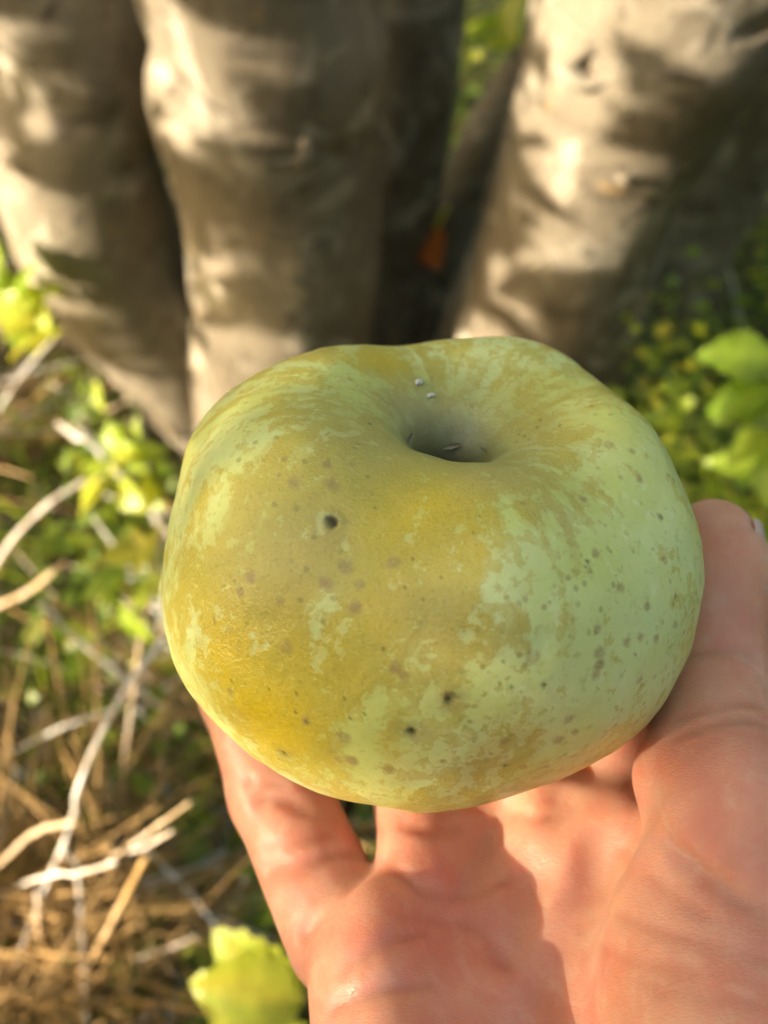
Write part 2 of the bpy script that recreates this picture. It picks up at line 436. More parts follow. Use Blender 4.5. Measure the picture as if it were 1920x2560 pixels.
# unseen tree added towards the sun: its crown filters light on hand and apple
rng = np.random.default_rng(103)
far_c = np.array([.01, .09, .53]) + SUN * 5.6 + uS * .20
FT = empty('apple_tree', (far_c[0], far_c[1], 0)); tag(FT, 'unseen young apple tree added toward the low sun to filter its light', 'tree', 'added orchard trees around')
cr = crown_points(FAR_N, np.array([0, 0, far_c[2]]), np.array([.52, .52, .30]), .05)
for hp, hr in [(at_depth(1720, 2360, .132), .012), (at_depth(960, 2500, .158), .010), (at_depth(430, 1560, .165), .014)]:
    q = cr + [far_c[0], far_c[1], 0] - hp; cr = cr[np.linalg.norm(q - (q @ SUN)[:, None] * SUN, axis=1) > hr]
n = len(cr)
scatter('crown', LT, LF, cr, rand_dirs(n, -.9, .3), rng.normal(0, .7, n), rng.uniform(.05, .085, n), rng.uniform(0, .75, n), LEAF, FT)['kind'] = 'stuff'
V, Fq = sweep(A[:, :3], A[:, 3], 20, bark_disp(62)); make_mesh('trunk', V, Fq, BARK, FT)

# ------------------------------------------------------------------ ground cover
def in_trunk(x, y):
    m = np.zeros(len(x), bool)
    for cx, cy, r in ((-.09, .68, .125), (.11, .71, .115), (.24, .80, .06), (.0, .78, .08), (-.16, .74, .12)):
        m |= np.hypot(x - cx, y - cy) < r
    return m
def field(n, far):
    r = far * rng.uniform(0, 1, n) ** .75; a = rng.uniform(0, 2 * np.pi, n)
    x = r * np.cos(a); y = r * np.sin(a) + .55
    k = ~in_trunk(x, y); x, y = x[k], y[k]
    return np.stack([x, y, ground_z(x, y)], 1)
rng = np.random.default_rng(104)
# green blades
BT = np.array([(-.5, 0, 0), (.5, 0, 0), (-.42, .4, .05), (.42, .4, .05), (-.28, .75, .2), (.28, .75, .2), (0, 1, .38)])
BF3 = np.array([(0, 1, 3), (0, 3, 2), (2, 3, 5), (2, 5, 4), (4, 5, 6)])
p = field(26000, 2.6); gd = fbm(p * 3.1 + 4, 8, 2) + np.where(p[:, 0] > 0, .3, .1)
p = p[gd > -.25]; n = len(p)
ydir = rand_dirs(n, .35, 1); L = rng.uniform(.05, .15, n) * np.where(p[:, 1] < .25, .8, 1)
sz = np.stack([rng.uniform(.0022, .005, n), L, L], 1)
tag(scatter('grass', BT, BF3, p, ydir, rng.uniform(-3, 3, n), sz, rng.beta(2, 2.5, n), GRASS), 'green grass blades growing over the ground around the stems', 'grass', kind='stuff')
rng = np.random.default_rng(105)
# small broad leaves of low weeds
CT, CF = leaf_template(4, .75, .1, .2)
p = field(36000, 2.2); gd = fbm(p * 2.6 + 9, 18, 2) + np.where(p[:, 0] > 0.05, .5, .48)
p = p[gd > .0]; n = len(p); p[:, 2] += rng.uniform(.005, .10, n) * np.where(p[:, 0] > .15, 1.9, 1)
tag(scatter('ground_weeds', CT, CF, p, rand_dirs(n, -.2, .7), rng.normal(0, .5, n), rng.uniform(.010, .026, n), rng.beta(2.4, 2, n), LEAF), 'low green weeds with small rounded leaves covering the ground', 'weeds', kind='stuff')
# taller weeds on the right
n = 3600; p = np.stack([rng.uniform(.17, .46, n), rng.uniform(.36, .74, n), rng.uniform(.02, .25, n)], 1); p = p[(noise3(p * 14, 91) > -.1) & ~in_trunk(p[:, 0], p[:, 1])]; n = len(p)
tag(scatter('tall_weeds', CT, CF, p, rand_dirs(n, -.3, .7), rng.normal(0, .6, n), rng.uniform(.007, .016, n), rng.beta(2.2, 2, n), SHOOT), 'taller sunlit green weeds right of the stems above the thumb', 'weeds', kind='stuff')
rng = np.random.default_rng(106)
# dry straw litter
ST, SF = sweep(np.array([(0, 0, 0), (.0, .33, .03), (0, .66, .02), (0, 1, -.03)]), [1, 1, .9, .6], 5)
SVx = ST.copy()
p = field(17000, 2.0); gd = fbm(p * 2.2 + 2, 28, 2) + np.where(p[:, 0] < 0, .25, -.35) + np.where(p[:, 1] > 1.0, -.3, 0) + np.where(p[:, 1] < .30, -.3, 0)
p = p[gd > 0]; n = len(p); p[:, 2] += rng.uniform(0, .07, n)
L = rng.uniform(.05, .22, n); yd = rand_dirs(n, -.15, .55); B = basis(yd, rng.uniform(-3, 3, n)); rad = rng.uniform(.0005, .0014, n)
axis = np.array([(0, 0, 0), (0, 0, 0), (0, .33, .03), (0, .66, .02), (0, 1, -.03), (0, 1, -.03)]).repeat(5, 0)
m_ = 420; pc = np.stack([at_z(a_, b_, z_) for a_, b_, z_ in zip(rng.uniform(-120, 330, m_), rng.uniform(2030, 2620, m_), rng.uniform(.03, .17, m_))])
p = np.concatenate([p, pc]); L = np.concatenate([L, rng.uniform(.06, .16, m_)]); B = np.concatenate([B, basis(rand_dirs(m_, -.5, .5), rng.uniform(-3, 3, m_))]); rad = np.concatenate([rad, rng.uniform(.0004, .0010, m_)]); n = len(p)
off = SVx - axis
V = np.einsum('nvi,nij->nvj', axis[None] * L[:, None, None] + off[None] * rad[:, None, None], B) + p[:, None]
Fq = (SF[None] + (np.arange(n) * len(SVx))[:, None, None]).reshape(-1, 4)
tag(make_mesh('dry_straw', V.reshape(-1, 3), Fq, STRAW, attrs={'tint': np.repeat(rng.uniform(.1, 1, n) * np.where(np.arange(n) >= n - m_, .45, 1), len(SVx))}),  # lower left strands coloured darker to stand for the shade there
    'dry tan straw lying in the grass', 'straw', kind='stuff')

rng = np.random.default_rng(107)
# flat dry grass blades
p = field(20000, 2.0); gd = fbm(p * 2.2 + 2, 28, 2) + np.where(p[:, 0] < 0, .3, -.25) + np.where(p[:, 1] < .30, -.35, 0)
p = p[gd > 0]; n = len(p); p[:, 2] += rng.uniform(0, .03, n); L = rng.uniform(.05, .17, n)
tag(scatter('dry_grass', BT, BF3, p, rand_dirs(n, .05, .9), rng.uniform(-3, 3, n), np.stack([rng.uniform(.0015, .0038, n), L, L], 1), rng.uniform(.1, 1, n), STRAW), 'withered pale grass blades among the green ones', 'grass', kind='stuff')
# single dry stalks that stand out
def stalk(label, pts, w, tint, z0=.2, grow=True):
    """pts: picture points with height above ground; last point is rooted in the ground"""
    P = [at_z(a, b, z) for a, b, z in pts]
    if grow:
        e = P[-1]; d = (P[-1] - P[0]) * [1, 1, 0]; d = d / (np.linalg.norm(d) + 1e-6)
        P.append(np.array([e[0] + d[0] * .06, e[1] + d[1] * .06, e[2] * .5])); P.append(np.array([e[0] + d[0] * .10, e[1] + d[1] * .10, -.01]))
    A = spline(P, 8 * len(P)); n = len(A)
    rad = np.full(n, w * .42) * (1 + .12 * np.sin(np.arange(n) * 1.3)); rad[::9] *= 1.25; rad[0] *= .6
    V, Fq = sweep(A, rad, 10)
    ctr_ = np.repeat(np.vstack([A[:1], A, A[-1:]]), 10, 0); up_ = np.array([.3, -.5, .8]); off_ = V - ctr_
    V = ctr_ + off_ - .55 * (off_ @ up_)[:, None] * up_ + .0006 * noise3(V * 120, 6)[:, None]
    base = P[-1] * [1, 1, 0]
    o = make_mesh('dry_stalk', V - base, Fq, STRAW, attrs={'tint': np.full(len(V), min(tint, .85)) + .1 * noise3(V * 40, 3)})
    o.location = base
    tag(o, label, 'stalk', 'dry stalks beside the tree')
stalk('long pale dry stalk bending in from the left edge at mid height', [(220, 1195, .20), (110, 1270, .19), (0, 1395, .16)], .0036, .8)
stalk('bright curved dry stalk passing just left of the apple', [(415, 1590, .30), (330, 1700, .29), (245, 1850, .27), (190, 1990, .24), (178, 2060, .2)], .0028, .95)
stalk('thin crooked dry stalk under the bright curved one', [(182, 2040, .22), (160, 2140, .21), (195, 2180, .19)], .0024, .8)
stalk('short dry stalk pointing right, lowest of the crossed straws', [(290, 2155, .25), (200, 2182, .23), (100, 2195, .18)], .0024, .8)
stalk('upper of two parallel straw tips left of the little finger', [(478, 2005, .27), (400, 2060, .25), (340, 2105, .2)], .0020, .6)
stalk('lower of two parallel straw tips left of the little finger', [(432, 2078, .27), (385, 2105, .25), (350, 2122, .2)], .0020, .7)
stalk('long leaning dry stalk rising from the bottom left corner', [(368, 2140, .24), (300, 2270, .2), (225, 2410, .14), (150, 2550, .08)], .0040, .55)
stalk('short white straw lying across the green weeds', [(145, 1060, .16), (195, 1092, .16), (242, 1122, .15)], .0048, 1.25, grow=True)
stalk('pale straw lying in the middle of the left grass', [(100, 1505, .17), (140, 1545, .16), (185, 1590, .14)], .0036, 1.1)
stalk('dull olive stalk slanting toward the apple from the left', [(130, 1500, .16), (240, 1570, .15), (345, 1645, .12)], .0036, .3)
stalk('blunt tan stalk tip among the left straw', [(165, 1405, .18), (120, 1440, .16), (70, 1480, .12)], .0040, .6)
stalk('broad dry stalk leaning in near the lower left edge', [(190, 2055, .22), (90, 2080, .2), (10, 2150, .17)], .0034, .6)
stalk('upright dry stalk close beside the left of the apple', [(405, 1330, .24), (375, 1500, .22), (345, 1650, .18)], .0032, .6)
stalk('pale upright stalk above the brown litter at lower left', [(95, 2230, .2), (100, 2330, .16), (115, 2440, .1)], .0042, .6)
stalk('grey twig low in the bottom left corner', [(130, 2525, .1), (60, 2500, .1), (0, 2490, .09)], .0034, .45)
stalk('leaning brown stalk in the left corner above the twig', [(290, 2110, .16), (150, 2160, .15), (20, 2260, .12)], .0050, .5)
stalk('slim brown stalk beside the long leaning one', [(330, 2300, .15), (260, 2420, .12), (210, 2540, .08)], .0026, .35)
stalk('dry stalk standing in the right grass by the leaning stem', [(1790, 600, .12), (1830, 700, .1), (1850, 800, .07)], .003, .8)

# ------------------------------------------------------------------ leafy shoots
def shoot_leaf(parent, base0, p, d, nrm, L, wd, tint, mat=SHOOT, curl=.25, seed=0):
    nu, nv = 13, 7
    d = d / np.linalg.norm(d); x = np.cross(d, nrm); x /= np.linalg.norm(x); z = np.cross(x, d)
    V, F, tt = [], [], []
    for i in range(nu):
        u = i / (nu - 1); w = wd * L * .5 * (math.sin(math.pi * u ** .8) ** .78 if 0 < u < 1 else .02) * (1 + (.12 if i % 2 else -.10))
        for j in range(nv):
            s = j / (nv - 1) * 2 - 1
            h = -curl * L * u * u + .22 * abs(s) * w + .03 * L * math.sin(7 * u + 3 * s + seed) * abs(s) - .015 * L * math.cos(u * 26) * abs(s)
            V.append(p + d * L * u + x * w * s + z * h); tt.append(tint + .14 * math.sin(5 * s + seed) * u + (.12 if abs(s) < .1 else 0))
    for i in range(nu - 1):
        for j in range(nv - 1): F.append((i * nv + j, i * nv + j + 1, (i + 1) * nv + j + 1, (i + 1) * nv + j))
    return make_mesh('leaf', np.array(V) - base0, np.array(F), mat, parent, attrs={'tint': np.clip(tt, 0, 1)})
def shoot(name, label, cat, root, path, leaves, r=.0022, mat=SHOOT, group=None):
    base = np.array([root[0], root[1], 0.0])
    e = empty(name, base); tag(e, label, cat, group)
    A = spline([np.array([root[0], root[1], -.01])] + list(path), 30)
    V, Fq = sweep(A, np.linspace(r, r * .5, 30), 9); make_mesh('stem', V - base, Fq, SHOOT, e, attrs={'tint': np.full(len(V), .35)})
    for k, (px, py, dep, dx, dy, dz, L, wd, tint) in enumerate(leaves):
        p = at_depth(px, py, dep); d = RT * dx + UP * dy - FW * dz
        shoot_leaf(e, base, p, d, np.array([-.75, -.35, .6]) if dz < .5 else np.array([0, .8, .5]), L, wd, tint, mat, seed=k * 1.7)
    return e
shoot('leafy_shoot', 'bright green serrated leaf shoot at the bottom, left of the palm', 'plant', (-.045, .16), [at_depth(735, 2600, .44), at_depth(730, 2520, .40)],
      [(760, 2500, .385, -1, .12, .15, .046, .80, .80), (752, 2495, .39, -.90, .45, .0, .044, .90, .76), (765, 2470, .395, -.22, 1, .1, .028, .42, .98),
       (745, 2530, .385, -.95, -.1, .2, .036, .5, .66), (765, 2555, .38, -.5, -.6, .3, .03, .5, .7)])
shoot('leafy_shoot', 'green leaf shoot at the right edge above the thumb', 'plant', (.30, .50), [at_depth(1960, 1250, .56), at_depth(1930, 1000, .50), at_depth(1925, 900, .48)],
      [(1930, 900, .48, -1, .1, .2, .036, .72, .22), (1930, 960, .485, -.8, -.35, .1, .034, .62, .28), (1935, 1000, .49, -1, -.1, .1, .034, .6, .2),
       (1930, 1080, .5, -.6, -.3, .2, .03, .6, .45), (1935, 1180, .52, -1, .2, .0, .036, .45, .35), (1925, 1130, .5, -.2, -1, .1, .03, .5, .2)])
shoot('leafy_weed', 'small leafy green weed at the left edge under the leaning stem', 'plant', (-.27, .66), [at_z(70, 860, .06), at_z(75, 760, .12)],
      [(159, 728, 0.728, -0.83, -0.2, 0.5, 0.026, 0.71, 0.55), (84, 737, 0.733, -0.82, -0.23, 0.01, 0.028, 0.65, 0.8), (23, 746, 0.74, -0.87, 0.39, 0.19, 0.035, 0.63, 0.68), (109, 836, 0.723, -0.72, -0.5, 0.47, 0.032, 0.6, 0.82), (122, 833, 0.711, -0.29, 0.8, 0.07, 0.037, 0.57, 0.68), (157, 828, 0.72, -0.6, -0.36, 0.26, 0.032, 0.57, 0.8), (117, 741, 0.71, -0.98, -0.05, 0.13, 0.031, 0.64, 0.76), (33, 765, 0.707, 0.33, 0.96, 0.1, 0.037, 0.63, 0.31), (60, 734, 0.717, -0.54, 0.06, 0.22, 0.03, 0.7, 0.46), (19, 725, 0.721, -0.28, 0.69, 0.25, 0.036, 0.8, 0.33), (27, 764, 0.723, 0.49, -0.04, 0.48, 0.022, 0.76, 0.42), (10, 845, 0.73, 0.98, 0.33, 0.09, 0.041, 0.66, 0.35), (85, 776, 0.706, -0.76, 0.33, 0.23, 0.025, 0.66, 0.7), (80, 765, 0.714, -0.55, -0.28, 0.22, 0.024, 0.73, 0.69), (9, 761, 0.717, -0.81, 0.95, 0.38, 0.032, 0.73, 0.41), (89, 814, 0.726, -0.99, 0.38, 0.45, 0.037, 0.78, 0.84)])
shoot('leafy_weed', 'yellow-green weed between the straw and the foot of the centre stem', 'plant', (-.20, .52), [at_z(325, 1300, .08), at_z(300, 1150, .14), at_z(310, 1060, .17)],
      [(305, 1101, 0.694, 0.25, -0.5, 0.01, 0.031, 0.61, 0.43), (297, 1204, 0.689, 0.28, -0.36, 0.32, 0.032, 0.68, 0.71), (252, 1187, 0.694, -0.4, -0.55, 0.43, 0.026, 0.73, 0.78), (346, 1107, 0.702, -0.11, 0.9, 0.44, 0.02, 0.58, 0.42), (293, 1158, 0.682, 0.01, 0.02, 0.18, 0.027, 0.7, 0.8), (347, 1208, 0.71, 0.34, -0.34, 0.43, 0.033, 0.78, 0.61), (268, 1203, 0.693, -0.43, -0.5, 0.43, 0.034, 0.57, 0.74), (262, 1085, 0.701, 0.75, -0.53, 0.31, 0.019, 0.73, 0.48), (353, 1131, 0.71, -0.38, -0.48, 0.3, 0.019, 0.6, 0.52), (262, 1029, 0.705, -0.37, 0.93, 0.45, 0.024, 0.67, 0.59), (311, 1143, 0.695, 0.88, 0.21, 0.22, 0.029, 0.61, 0.47), (302, 1141, 0.67, -0.17, 0.33, 0.01, 0.028, 0.71, 0.33), (296, 1169, 0.684, 0.41, 0.58, 0.01, 0.019, 0.72, 0.83), (295, 1150, 0.683, -0.27, -0.1, 0.18, 0.027, 0.63, 0.51), (248, 1145, 0.699, -0.38, -0.24, 0.4, 0.022, 0.6, 0.54), (256, 1091, 0.683, 0.67, 0.1, 0.43, 0.021, 0.63, 0.66)])
shoot('leafy_weed', 'pale green weed touching the left side of the apple', 'plant', (-.15, .42), [at_z(350, 1600, .08), at_z(345, 1480, .14), at_z(340, 1400, .17)],
      [(357, 1513, 0.608, 0.48, 0.88, 0.01, 0.024, 0.79, 0.66), (300, 1454, 0.58, 0.09, 0.32, 0.01, 0.02, 0.62, 0.8), (304, 1513, 0.576, 0.23, -0.4, 0.0, 0.029, 0.6, 0.42), (369, 1422, 0.608, 0.08, 0.48, 0.1, 0.03, 0.72, 0.83), (317, 1435, 0.577, -0.71, -0.5, 0.15, 0.025, 0.55, 0.67), (318, 1517, 0.589, -0.37, 0.17, 0.35, 0.018, 0.79, 0.31), (366, 1373, 0.602, -0.27, 0.33, 0.0, 0.017, 0.6, 0.83), (358, 1537, 0.608, -0.31, -0.03, 0.26, 0.028, 0.58, 0.71), (367, 1377, 0.608, -0.82, -0.05, 0.31, 0.03, 0.63, 0.81), (318, 1427, 0.577, -0.84, -0.36, 0.34, 0.031, 0.59, 0.33), (338, 1443, 0.579, 0.19, 0.72, 0.23, 0.023, 0.56, 0.8), (334, 1521, 0.575, 0.46, 0.92, 0.32, 0.028, 0.58, 0.54), (366, 1423, 0.588, 1.0, 0.76, 0.49, 0.023, 0.67, 0.7)])
shoot('leafy_shoot', 'bright leaf at the top edge beside the right stem', 'plant', (.20, 1.0), [at_y(1330, 200, .95), at_y(1310, 60, .92), at_y(1300, -20, .9)],
      [(1290, -30, .82, -.25, -1, .2, .05, .6, .8), (1300, 60, .84, -.9, -.2, .2, .05, .6, .35), (1300, 100, .86, -.9, .2, .2, .05, .6, .6)])
shoot('leafy_shoot', 'tiny green and yellow leaves in the dark gap between stems', 'plant', (.055, .78), [at_y(1075, 640, .80), at_y(1070, 560, .80)],
      [(1060, 580, .86, -.5, .9, .3, .022, .8, .5), (1085, 590, .86, .25, 1, .2, .03, .45, .98), (1075, 560, .86, .1, 1, .1, .06, .25, .3)])
shoot('fallen_leaf_twig', 'rust red leaf hanging in the dark gap between stems', 'leaf', (.048, .79), [at_y(1090, 700, .80), at_y(1085, 600, .80)],
      [(1078, 572, .86, 0, -1, .15, .036, 1.05, .4)], r=.001, mat=RED)

# ------------------------------------------------------------------ the apple
AC = np.array([.00744, .10857, .54654]); AR = .0455
PROF = [(0, .12), (.03, .14), (.058, .25), (.088, .42), (.135, .565), (.235, .685), (.385, .76), (.55, .785), (.70, .73), (.85, .58), (.95, .37), (1.0, .08),
        (.985, -.17), (.92, -.40), (.80, -.60), (.63, -.73), (.42, -.78), (.25, -.74), (.12, -.66), (0, -.62)]
SIL = [1.0106, -0.0017, -0.0043, 0.0001, 0.0127, -0.0079, -0.0046, -0.0087, -0.0162, 0.0059, -0.0104, -0.0051, -0.0008, 0.007, -0.0035, 0.0048, 0.0054]
RAD = [637.7, -2.6, 5.2, 43.5, -3.7, 5.7, 7.1, -4.9, 5.7, 0.0, -0.7, 2.0, 4.7, -5.5, 3.4, -3.3, -3.8]
def four(co, a):
    r = co[0] + 0 * a
    for k in range(1, 9): r = r + co[2 * k - 1] * np.cos(k * a) + co[2 * k] * np.sin(k * a)
    return r
nu, nv = 620, 420
pr = spline(PROF, nv); pr[:, 0] = np.clip(pr[:, 0], 0, None)
P = np.linspace(0, 2 * np.pi, nu, endpoint=False)[:, None]
r = pr[:, 0][None] * np.ones((nu, 1)); z = pr[:, 1][None] * np.ones((nu, 1))
top = np.clip((z + .1) / .8, 0, 1) * np.clip(r / .5, 0, 1)
r = r * (1 + .020 * np.cos(5 * P + .6) * top + .012 * np.cos(3 * P + 1) + .012 * np.cos(2 * P))
z = z + top * (.03 * np.cos(5 * P + .6) + .035 * np.cos(P - 1.0) + .02 * np.cos(2 * P - .3)) * np.clip((r - .2) / .4, 0, 1)
# faint ribs running out of the hollow
z = z + .0025 * np.sin(9 * P + 1.3) * np.exp(-((pr[:, 0] - .28) / .16) ** 2)[None]
LOC = np.stack([r * np.cos(P), r * np.sin(P), z * .86], -1) * AR
a, b = -math.radians(14.3), math.radians(9)
ROT = np.array([[math.cos(b), 0, math.sin(b)], [0, 1, 0], [-math.sin(b), 0, math.cos(b)]]) @ np.array([[1, 0, 0], [0, math.cos(a), -math.sin(a)], [0, math.sin(a), math.cos(a)]])
AV = LOC.reshape(-1, 3) @ ROT.T + AC
pp, dep = project(AV)
al = np.arctan2(-(pp[:, 1] - 1430), pp[:, 0] - 1080); rr = np.hypot(pp[:, 0] - 1080, pp[:, 1] - 1430)
s = np.clip(rr / four(RAD, al), 0, 1.1) ** 3
f = 1 + (four(SIL, al) - 1) * s                      # the fruit is a little lopsided
ctr = at_depth(1080, 1430, 1.0) - CAM
lat = (AV - CAM) - dep[:, None] * ctr
AV = CAM + dep[:, None] * ctr + lat * f[:, None]
AV = AV + (AV - AC) / np.linalg.norm(AV - AC, axis=1)[:, None] * (.00035 * fbm(AV * 90, 4, 3) + .00022 * noise3(AV * 30, 14))[:, None]
pp, dep = project(AV)
nrm = AV - AC; facing = ((CAM - AV) * nrm).sum(1) > 0
def surf(px, py):
    d = (pp[:, 0] - px) ** 2 + (pp[:, 1] - py) ** 2
    d = np.where(facing, d + (dep - .11) * 2000, 1e9)
    return int(d.argmin())
MPX = .155 * 2 * TAN / 1920            # metres for one picture pixel at the skin
gold = np.zeros(len(AV)) + .15 * fbm(AV * 40, 9, 2)
for px, py, rad, w in [(1010, 1330, 330, .75), (800, 1250, 260, .5), (640, 1700, 170, 1.0), (720, 1850, 150, .8), (560, 1560, 150, .5), (980, 1560, 190, .55), (1150, 1250, 150, .35),
                       (900, 1050, 200, .45), (1330, 1020, 120, .7), (1430, 1130, 100, .55), (1050, 890, 170, .4), (950, 880, 90, .6), (1250, 1180, 150, .45), (640, 1130, 140, .15), (500, 1350, 110, .15),
                       (1170, 1900, 130, .45), (1260, 1830, 80, .35), (1240, 1640, 110, .35), (1100, 2000, 120, .3),
                       (1550, 1450, 240, -.75), (1650, 1250, 220, -.7), (1450, 1750, 230, -.55), (1330, 1600, 120, -.35), (1130, 1760, 130, -.5), (900, 1880, 130, -.45), (1000, 1950, 130, -.1), (480, 1700, 90, -.35),
                       (560, 1830, 110, -.3), (700, 1330, 110, -.1), (830, 1300, 55, -.75), (880, 1590, 65, -.6), (870, 1370, 45, -.45), (860, 950, 80, -.7), (700, 950, 110, -.2), (1270, 960, 90, -.7), (1430, 980, 90, -.3),
                       (560, 1100, 90, -.3), (640, 1080, 70, -.35), (430, 1300, 90, -.5), (560, 1320, 90, -.3), (1200, 900, 80, -.3), (1500, 1150, 110, -.3)]:
    q = AV[surf(px, py)]; gold += w * np.exp(-(np.linalg.norm(AV - q, axis=1) / (rad * MPX)) ** 2)
gold += np.where(facing, 0, .1)
def blobs(L):
    r_ = np.zeros(len(AV))
    for px, py, rad, w in L:
        q = AV[surf(px, py)]; r_ = np.maximum(r_, w * np.exp(-(np.linalg.norm(AV - q, axis=1) / (rad * MPX)) ** 2))
    return r_
grey = blobs([(930, 1130, 170, .9), (1250, 1190, 150, 1), (1080, 1600, 130, .9), (1010, 1040, 140, .9), (1280, 1650, 130, .8), (720, 1420, 140, .7), (1400, 1300, 120, .7), (1180, 1900, 100, .4)])
sat = blobs([(660, 1790, 150, 1), (580, 1640, 130, .9), (1040, 1260, 170, .75), (1180, 1300, 130, .6), (1000, 1500, 120, .5), (960, 885, 80, 1), (1150, 1560, 80, .6), (760, 1600, 140, .5)])
spot = np.zeros(len(AV)); halo = np.zeros(len(AV)); tanm = np.zeros(len(AV))
for px, py, rad in [(830, 1307, 15), (1118, 1747, 14), (1027, 1830, 12), (712, 1884, 9), (735, 1781, 5), (879, 1795, 5), (769, 1806, 5), (955, 1621, 6), (922, 1191, 5), (1265, 1914, 8), (533, 1550, 6), (582, 1703, 4),
                    (925, 1058, 7), (1175, 1803, 6), (1360, 1714, 7), (1256, 1653, 5), (1467, 1400, 7), (1525, 1375, 6), (1030, 1400, 4), (1340, 1070, 6), (1310, 1090, 4), (1325, 1100, 4), (1400, 1065, 5), (1290, 1105, 4),
                    (1300, 1085, 4), (1350, 1050, 4), (1010, 1470, 4), (860, 1745, 4), (910, 1783, 4), (1060, 1500, 4), (1100, 1440, 4), (940, 1270, 4), (1200, 1290, 4), (1185, 1330, 4), (1465, 1420, 4), (1280, 1720, 6), (1250, 1710, 4),
                    (1230, 1885, 4), (700, 1900, 4), (670, 1718, 4), (740, 1730, 4), (1650, 1290, 6), (1590, 1640, 5)]:
    q = AV[surf(px, py)]; d = np.linalg.norm(AV - q, axis=1) / MPX
    d = d * (1 + .45 * noise3(AV * 1500, 3) + .3 * noise3(AV * 700, 13))
    spot = np.maximum(spot, np.clip(1.35 - d / (rad * .85), 0, 1) * (.9 if rad > 6 else .6)); 
    if rad > 8: halo = np.maximum(halo, np.exp(-(d / (rad * 2.4)) ** 2) * .8)
for px, py, rad in [(735, 1205, 14), (830, 1210, 16), (625, 1440, 15), (862, 1415, 16), (982, 1410, 14), (815, 1455, 15), (712, 1620, 14), (892, 1520, 14), (860, 1845, 16), (882, 1905, 15), (975, 1925, 14), (985, 1665, 14),
                    (1330, 1640, 16), (1260, 1850, 14), (1362, 1915, 10), (1308, 1918, 10), (1495, 1575, 12), (1490, 1385, 12), (1600, 1200, 10), (1652, 1295, 11), (1617, 1515, 11), (1600, 1590, 10), (1570, 1610, 12),
                    (1640, 1600, 11), (1690, 1560, 10), (1600, 1700, 10), (1500, 1630, 16), (1498, 1660, 15), (1495, 1690, 13), (1550, 1470, 12), (1660, 1400, 9), (1690, 1490, 9), (1420, 1800, 12), (1440, 1830, 10), (1395, 1850, 14),
                    (820, 1160, 10), (900, 1460, 12), (600, 1480, 10), (580, 1730, 9), (770, 1802, 10), (1010, 1690, 12), (700, 1500, 9), (850, 1900, 9), (1520, 1110, 12), (1580, 1130, 8), (1460, 1250, 10)]:
    q = AV[surf(px, py)]; d = np.linalg.norm(AV - q, axis=1) / MPX * (1 + .35 * noise3(AV * 1400, 7))
    tanm = np.maximum(tanm, np.clip((1.25 - d / rad) * 2, 0, 1))
# the largest blemish is a real little hole with a raised rim, others are shallow pits
for px, py, rad, dp in [(830, 1307, 13, .0009), (1118, 1747, 11, .0004), (1027, 1830, 9, .0004), (712, 1884, 8, .0003)]:
    q = AV[surf(px, py)]; d = np.linalg.norm(AV - q, axis=1) / (MPX * rad); nn = (q - AC) / np.linalg.norm(q - AC)
    AV = AV + nn * (dp * (-np.exp(-(d / .8) ** 2) + .35 * np.exp(-((d - 1.5) / .5) ** 2)))[:, None]
# streak coordinate: long along the meridian
lon = np.broadcast_to(P, (nu, nv)).reshape(-1); mer = np.broadcast_to(np.linspace(0, 1, nv)[None], (nu, nv)).reshape(-1)
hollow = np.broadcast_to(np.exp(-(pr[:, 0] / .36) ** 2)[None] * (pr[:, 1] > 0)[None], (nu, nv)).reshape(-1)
sx = np.cos(lon) * 3.2; sy = np.sin(lon) * 3.2
streak = (1 - np.clip(hollow * 1.3, 0, 1)) * fbm(np.stack([sx * 3.6, sy * 3.6, mer * 10], -1), 41, 4)
I, J = np.meshgrid(np.arange(nu), np.arange(nv - 1), indexing='ij'); I2 = (I + 1) % nu
F = np.stack([I * nv + J, I * nv + J + 1, I2 * nv + J + 1, I2 * nv + J], -1).reshape(-1, 4)

t = NT('apple_skin'); v = t.coord()
fine = t.noise(v, 520, 4, .65); med = t.noise(v, 130, 4, .6, .6); mid = t.noise(v, 270, 4, .6, .4); big = t.noise(v, 45, 3, .5); grain = t.noise(v, 2100, 2, .6)
st = t.math('MULTIPLY', t.attr('streak'), t.rng(t.attr('upper'), 0, 1, .25, .6))
ga = t.math('ADD', t.math('MULTIPLY', t.attr('gold'), .55), t.math('ADD', st, t.math('MULTIPLY', t.math('SUBTRACT', med, .5), 1.6)))
gb = t.math('ADD', t.math('MULTIPLY', t.attr('gold'), .42), t.math('ADD', t.math('MULTIPLY', st, .8), t.math('MULTIPLY', t.math('SUBTRACT', mid, .5), 2.3)))
gb = t.math('ADD', gb, t.math('MULTIPLY', t.math('SUBTRACT', fine, .5), 2.2))
gc = t.math('ADD', t.math('MULTIPLY', t.attr('gold'), .3), t.math('MULTIPLY', t.math('SUBTRACT', t.noise(v, 800, 3, .6), .5), 3.0))
gm = t.math('ADD', t.math('MULTIPLY', t.rng(ga, -.12, .30), .40), t.math('ADD', t.math('MULTIPLY', t.rng(gb, -.04, .14), .50), t.math('MULTIPLY', t.rng(gc, -.1, .35), .10)))
green = t.mix(t.rng(big, .35, .65), (.64, .67, .20), (.68, .73, .33))
green = t.mix(t.rng(mid, .52, .70, 0, .45), green, (.80, .84, .48))
green = t.mix(t.rng(fine, .54, .72, 0, .40), green, (.42, .46, .10))
russ = t.mix(t.math('MULTIPLY', t.attr('sat'), 1.0), (.57, .475, .08), (.66, .475, .018))
russ = t.mix(t.math('MULTIPLY', t.attr('grey'), .5), russ, (.48, .39, .17))
russ = t.mix(t.rng(t.noise(v, 80, 4, .6), .52, .75, 0, .45), russ, (.46, .32, .075))
